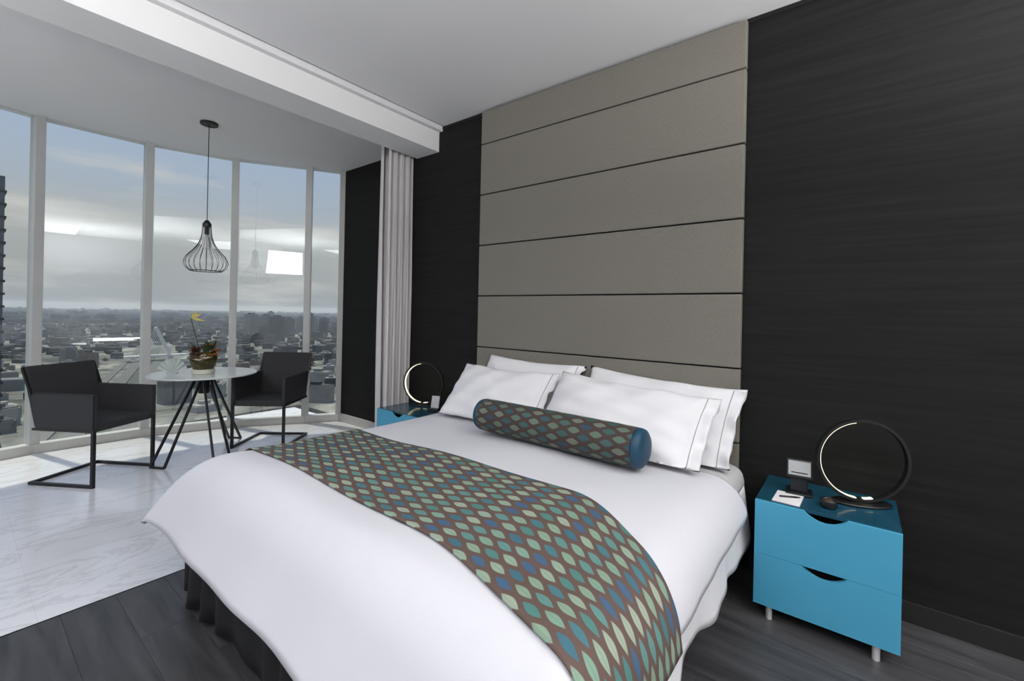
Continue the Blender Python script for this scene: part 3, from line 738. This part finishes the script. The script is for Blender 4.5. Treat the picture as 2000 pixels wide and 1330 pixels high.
# ------------------------------------------------------------ furniture by the right wall (mirrored in the window glass)
bn = empty('luggage_bench', (2.72, 1.95, 0)); tag(bn, 'low white luggage bench by the side wall', 'bench')
box('bench_top', (-.25, -.5, .58), (.27, .5, .63), M['lampwhite'], bn, bev=.004)
for yy in (-.46, .46): box('leg', (-.22, yy - .02, 0), (.25, yy + .02, .58), M['lampwhite'], bn, bev=.003)
box('light_strip', (-.235, -.43, .50), (-.205, .44, .58), M['striplight'], bn)

lt = empty('floor_lantern', (2.72, 1.30, 0)); tag(lt, 'white glowing floor lantern beside the low bench', 'lamp')
bm = bmesh.new(); add_lathe(bm, [(.09, 0), (.09, .02), (.02, .03), (.02, .10)], 24); obj('base', bm, M['black'], lt)
bm = bmesh.new(); add_lathe(bm, [(.10, .10), (.12, .13), (.12, .44), (.11, .45)], 24); obj('shade', bm, mat('lantern_shade', (.8, .8, .8), .6, emis=(1, 1, .98), es=5.0), lt)

# ------------------------------------------------------------ city outside
GZ = -85.0
def citymat(name, c1, c2, sc_, rough=.9):
    m, nt, b = new_mat(name); tc = N(nt, 'ShaderNodeTexCoord')
    vo = N(nt, 'ShaderNodeTexVoronoi'); vo.inputs['Scale'].default_value = sc_; L(nt, tc.outputs['Object'], vo.inputs['Vector'])
    rp = N(nt, 'ShaderNodeValToRGB'); sp = N(nt, 'ShaderNodeSeparateColor'); L(nt, vo.outputs['Color'], sp.inputs[0]); L(nt, sp.outputs[0], rp.inputs[0])
    rp.color_ramp.elements[0].color = (*c1, 1); rp.color_ramp.elements[1].color = (*c2, 1)
    L(nt, rp.outputs[0], b.inputs['Base Color']); b.inputs['Roughness'].default_value = rough
    return m
def groundmat():
    m, nt, b = new_mat('city_ground'); tc = N(nt, 'ShaderNodeTexCoord')
    nz = N(nt, 'ShaderNodeTexNoise'); nz.inputs['Scale'].default_value = .012; nz.inputs['Detail'].default_value = 9; nz.inputs['Roughness'].default_value = .68; nz.inputs['Distortion'].default_value = 1.0
    L(nt, tc.outputs['Object'], nz.inputs['Vector'])
    rp = N(nt, 'ShaderNodeValToRGB'); L(nt, nz.outputs[0], rp.inputs[0])
    e = rp.color_ramp.elements; e[0].position = .36; e[0].color = (0.034, 0.040, 0.028, 1); e[1].position = .66; e[1].color = (0.310, 0.304, 0.254, 1)
    a = rp.color_ramp.elements.new(.47); a.color = (0.105, 0.105, 0.087, 1); a = rp.color_ramp.elements.new(.56); a.color = (0.186, 0.186, 0.161, 1)
    L(nt, rp.outputs[0], b.inputs['Base Color']); b.inputs['Roughness'].default_value = .95
    return m
g = box('ground_outside', (-14000, -5000, -20), (-60, 16000, 0), groundmat()); g.location = (0, 0, GZ)
tag(g, 'hazy city ground far below the windows', 'ground', kind='structure')
CM = [citymat('pale_concrete', (0.074, 0.071, 0.066), (0.103, 0.100, 0.093), .03), citymat('grey_concrete', (0.039, 0.039, 0.039), (0.064, 0.064, 0.061), .03), citymat('warm_render', (0.074, 0.054, 0.044), (0.098, 0.083, 0.068), .03), citymat('white_render', (0.122, 0.122, 0.117), (0.152, 0.152, 0.146), .03), citymat('dark_roofs', (0.014, 0.016, 0.017), (0.029, 0.029, 0.029), .03)]
CMN = [citymat('near_pale_concrete', (0.141, 0.135, 0.125), (0.196, 0.190, 0.177), .03), citymat('near_grey_concrete', (0.074, 0.074, 0.074), (0.122, 0.122, 0.116), .03), citymat('near_warm_render', (0.141, 0.103, 0.084), (0.186, 0.158, 0.129), .03), citymat('near_white_render', (0.232, 0.232, 0.222), (0.289, 0.289, 0.277), .03), citymat('near_dark_roofs', (0.027, 0.030, 0.032), (0.055, 0.055, 0.055), .03)]
M['road'] = mat('asphalt_road', (.12, .12, .112), .9, var=.1, scale=.05)
M['roadline'] = mat('dark_verge', (.07, .08, .06), .9, var=.2, scale=.05)
M['crown'] = mat('tree_crowns', (.018, .026, .018), .95, var=.4, scale=.1)
M['pylon'] = mat('white_pylon', (.62, .62, .60), .8)
M['towerglass'] = mat('tower_glass', (.085, .10, .125), .3, var=.2, scale=.1)
rnd = random.Random(11)
def block(bm, x, y, w, d, h, a, roof=True):
    mt = Matrix.Translation((x, y, 0)) @ Matrix.Rotation(a, 4, 'Z')
    add_box(bm, (-w / 2, -d / 2, 0), (w / 2, d / 2, h), mtx=mt)
    if roof: add_box(bm, (-w * .22, -d * .2, h), (w * .12, d * .22, h + 3), mtx=mt)
KEEP = [(-865, 205, 70), (-1180, 478, 45), (-660, 40, 66)]
def clear_road(x, y):   # keep the motorway corridor and landmarks free
    if any(math.hypot(x - k[0], y - k[1]) < k[2] for k in KEEP): return False
    ax, ay, bx, by = -380, 55, -1120, 262
    t = ((x - ax) * (bx - ax) + (y - ay) * (by - ay)) / ((bx - ax) ** 2 + (by - ay) ** 2)
    if t < -.1 or t > 1.1: return True
    return math.hypot(x - ax - t * (bx - ax), y - ay - t * (by - ay)) > 40
# countable nearer buildings
TAKEN = set(); CELL = 9.0
def claim(x, y, rad):
    cells = [(i, j) for i in range(int((x - rad) // CELL), int((x + rad) // CELL) + 1) for j in range(int((y - rad) // CELL), int((y + rad) // CELL) + 1)]
    if any(c in TAKEN for c in cells): return False
    TAKEN.update(cells); return True
spots = []
tries = 0
while len(spots) < 110 and tries < 4000:
    tries += 1
    az = R(rnd.uniform(58, 93)); r = rnd.uniform(430, 1000) ** 1.0; x, y = -r * math.sin(az), r * math.cos(az)
    if not clear_road(x, y): continue
    w = rnd.uniform(10, 28); d = rnd.uniform(9, 24)
    if any(math.hypot(x - q[0], y - q[1]) < (w + q[2]) * .62 + 4 for q in spots): continue
    if not claim(x, y, math.hypot(w, d) / 2): continue
    spots.append((x, y, w, d, rnd.choice((5, 6, 8, 9, 12, 15, 20)), rnd.choice((.2, .2, 1.1, .6))))
for x, y, w, d, h, a in spots:
    b_ = empty('city_building', (x, y, GZ), a)
    ci = rnd.randrange(5); mm = CMN[ci]; az = math.degrees(math.atan2(-x, y))
    pane = ('narrow pane beside the dark wall' if az < 60.8 else 'pane behind the far armchair' if az < 66 else 'pane with the pendant lamp' if az < 75.5 else 'broad pane above the near armchair' if az < 85 else 'pane at the frame edge')
    cn = ('pale', 'grey', 'brownish', 'white', 'dark')[ci]
    tag(b_, '%s low flat roofed city building seen through the %s' % (cn, pane), 'building', '%s city buildings through the %s' % (cn, pane))
    bm = bmesh.new(); add_box(bm, (-w / 2, -d / 2, 0), (w / 2, d / 2, h)); obj('block', bm, mm, b_)
    bm = bmesh.new(); add_box(bm, (-w / 2 + 1, -d / 2 + 1, h), (w / 2 - 1, d / 2 - 1, h + .8)); add_box(bm, (-w * .2, -d * .2, h + .8), (w * .12, d * .2, h + 3.5)); obj('roof', bm, rnd.choice(CMN), b_)
# far mass: geometry nobody could count
def mass(name, label, cat, n, rr, hh, ww, mats, pw=1.0):
    vs, fs, mi = [], [], []
    for k in range(n):
        az = R(rnd.uniform(52, 97)); r = rr[0] + (rr[1] - rr[0]) * rnd.random() ** pw; x, y = -r * math.sin(az), r * math.cos(az)
        if r < 2400 and not clear_road(x, y): continue
        w, d, h = rnd.uniform(*ww), rnd.uniform(*ww), rnd.uniform(*hh) * (1 if rnd.random() < .93 else 2.2); a = rnd.choice((.2, 1.0, .5))
        if rr[1] < 3000 and not claim(x, y, math.hypot(w, d) / 2): continue
        c, s = math.cos(a), math.sin(a); o = len(vs)
        for z in (0, h):
            for sx, sy in ((-1, -1), (1, -1), (1, 1), (-1, 1)): vs.append((x + c * sx * w / 2 - s * sy * d / 2, y + s * sx * w / 2 + c * sy * d / 2, z))
        for q in ((4, 5, 6, 7), (0, 1, 5, 4), (1, 2, 6, 5), (2, 3, 7, 6), (3, 0, 4, 7)): fs.append(tuple(o + i for i in q)); mi.append(k % len(mats))
    me = bpy.data.meshes.new(name); me.from_pydata(vs, [], fs)
    for m in mats: me.materials.append(m)
    me.polygons.foreach_set('material_index', mi)
    o = link(name, me); o.location = (0, 0, GZ); tag(o, label, cat, kind='stuff'); return o
TOW = []
rnd2 = random.Random(5)
for k in range(16):
    az = R(rnd2.uniform(61, 69)); r = 1300 + 60 * k; TOW.append((-r * math.sin(az), r * math.cos(az), rnd2.uniform(22, 38), rnd2.uniform(38, 72), rnd2.random())); KEEP.append((TOW[-1][0], TOW[-1][1], 50))
mass('distant_city', 'endless low city buildings fading into haze towards the horizon', 'city', 7500, (1040, 2600), (4, 12), (8, 24), CM + [CM[4], CM[1]], 1.1)
mass('hazy_far_city', 'farthest dark band of hazy city and wooded hills at the horizon', 'city', 7000, (2760, 9500), (5, 17), (18, 60), [CM[4], CM[4], CM[1], M['crown']], 1.2)
# tree crowns
vs, fs = [], []
for k in range(3600):
    az = R(rnd.uniform(54, 95)); r = 560 + 3600 * rnd.random() ** 1.5; x, y = -r * math.sin(az), r * math.cos(az)
    if math.sin(x * .011 + 1) * math.sin(y * .013 + 2) + .5 * math.sin(x * .03 + y * .02) < -.1: continue
    if not clear_road(x, y): continue
    s = rnd.uniform(4, 8); h = rnd.uniform(5, 9); o = len(vs)
    if r > 2560 or not claim(x, y, s): continue
    for j in range(5): a = j * 1.2566 + k; vs.append((x + s * math.cos(a), y + s * math.sin(a), h * .45))
    vs.append((x, y, h)); vs.append((x, y, 0))
    for j in range(5): fs.append((o + j, o + (j + 1) % 5, o + 5)); fs.append((o + (j + 1) % 5, o + j, o + 6))
me = bpy.data.meshes.new('city_trees'); me.from_pydata(vs, [], fs); o = link('city_trees', me, M['crown']); o.location = (0, 0, GZ)
tag(o, 'dark green tree crowns scattered through the city below', 'trees', kind='stuff')
# motorway with pylon bridge
hw = empty('motorway', (-380, 55, GZ), math.atan2(262 - 55, -1120 + 380)); tag(hw, 'wide pale motorway running towards the bridge in the city', 'road')
Lh = math.hypot(207, 740)
box('carriageway', (0, -26, .1), (Lh, -9, 1.0), M['road'], hw); box('carriageway', (0, 3, .1), (Lh, 14, 1.0), M['road'], hw); box('carriageway', (0, 20, .1), (Lh, 27, 1.0), M['road'], hw)
box('verge', (0, -8.5, .05), (Lh, 2.5, .6), M['roadline'], hw)
br = empty('cable_bridge', (-865, 209.5, GZ)); tag(br, 'white cable bridge pylon leaning over the city motorway', 'bridge')
bm = bmesh.new(); add_bar(bm, (0, 14, 1.2), (0, -8, 53), 4.5); obj('pylon', bm, M['pylon'], br)
for k in range(9):
    bm = bmesh.new(); add_bar(bm, (0, -8 + 22 * (.02 + k * .05), 53 * (1 - .02 - k * .05)), (0, -30 + k * 3.2, 8), .5); obj('cable', bm, M['pylon'], br)
box('deck', (-6, -45, 7), (6, 60, 9.5), M['pylon'], br)
# domed hall, stadium arch
ar_ = empty('arched_hall', (-1180, 478, GZ), R(20)); tag(ar_, 'dark arched hall among the city buildings behind the armchair', 'building')
bm = bmesh.new()
pts = [(22 * math.cos(a), 24 * math.sin(a)) for a in lin(0, math.pi, 14)]
f = [bm.verts.new((0, x, z)) for x, z in pts]; b2 = [bm.verts.new((-30, x, z)) for x, z in pts]
bm.faces.new(f); bm.faces.new(b2[::-1])
for i in range(len(pts)): bm.faces.new((f[i], f[(i + 1) % len(pts)], b2[(i + 1) % len(pts)], b2[i]))
obj('vault', bm, CM[4], ar_)
st = empty('white_hall', (-660, 40, GZ), R(-14)); tag(st, 'long white flat roofed hall in the city beside the motorway', 'building')
box('block', (-11, -42, 0), (11, 42, 10), CM[3], st); box('roof', (-10, -41, 10), (10, 41, 11), CM[3], st)
# cluster of towers
for tx, ty, w, h, ta in TOW:
    b_ = empty('apartment_tower', (tx, ty, GZ), ta)
    tag(b_, 'pale grey apartment tower in hazy distance between the far mullions', 'building', 'hazy apartment towers beyond the far panes')
    box('block', (-w / 2, -w / 3, 0), (w / 2, w / 3, h), CM[rnd2.choice((0, 1, 3))], b_)
    box('roof', (-w / 4, -w / 6, h), (w / 4, w / 6, h + 4), CM[1], b_)
# near dark tower at the edge of the view
tw = empty('office_tower', (-172, 8.0, GZ)); tag(tw, 'tall dark glass office tower at the edge of the nearest window', 'building')
box('tower_shaft', (-14, -22, 0), (14, 0, 116), M['towerglass'], tw)
for k in range(38): box('floor_slab', (-14.3, -22.3, 3 * k + 1.2), (14.3, .3, 3 * k + 1.7), CM[1], tw)
box('tower_crown', (-13, -21, 116), (13, -1.0, 121), CM[1], tw)

# haze over the city: a real scattering layer
hz = box('haze_layer', (-13500, -4500, -2), (-215, 15500, 115), None); hz.location = (0, 0, GZ)
m = bpy.data.materials.new('haze'); m.use_nodes = True; nt = m.node_tree; nt.nodes.clear()
vsn = N(nt, 'ShaderNodeVolumeScatter'); vsn.inputs['Density'].default_value = .00009; vsn.inputs['Color'].default_value = (.78, .88, 1.0, 1); vsn.inputs['Anisotropy'].default_value = .2
ou = N(nt, 'ShaderNodeOutputMaterial'); L(nt, vsn.outputs[0], ou.inputs['Volume']); hz.data.materials.clear(); hz.data.materials.append(m)
tag(hz, 'bluish grey haze lying over the city', 'haze', kind='stuff')
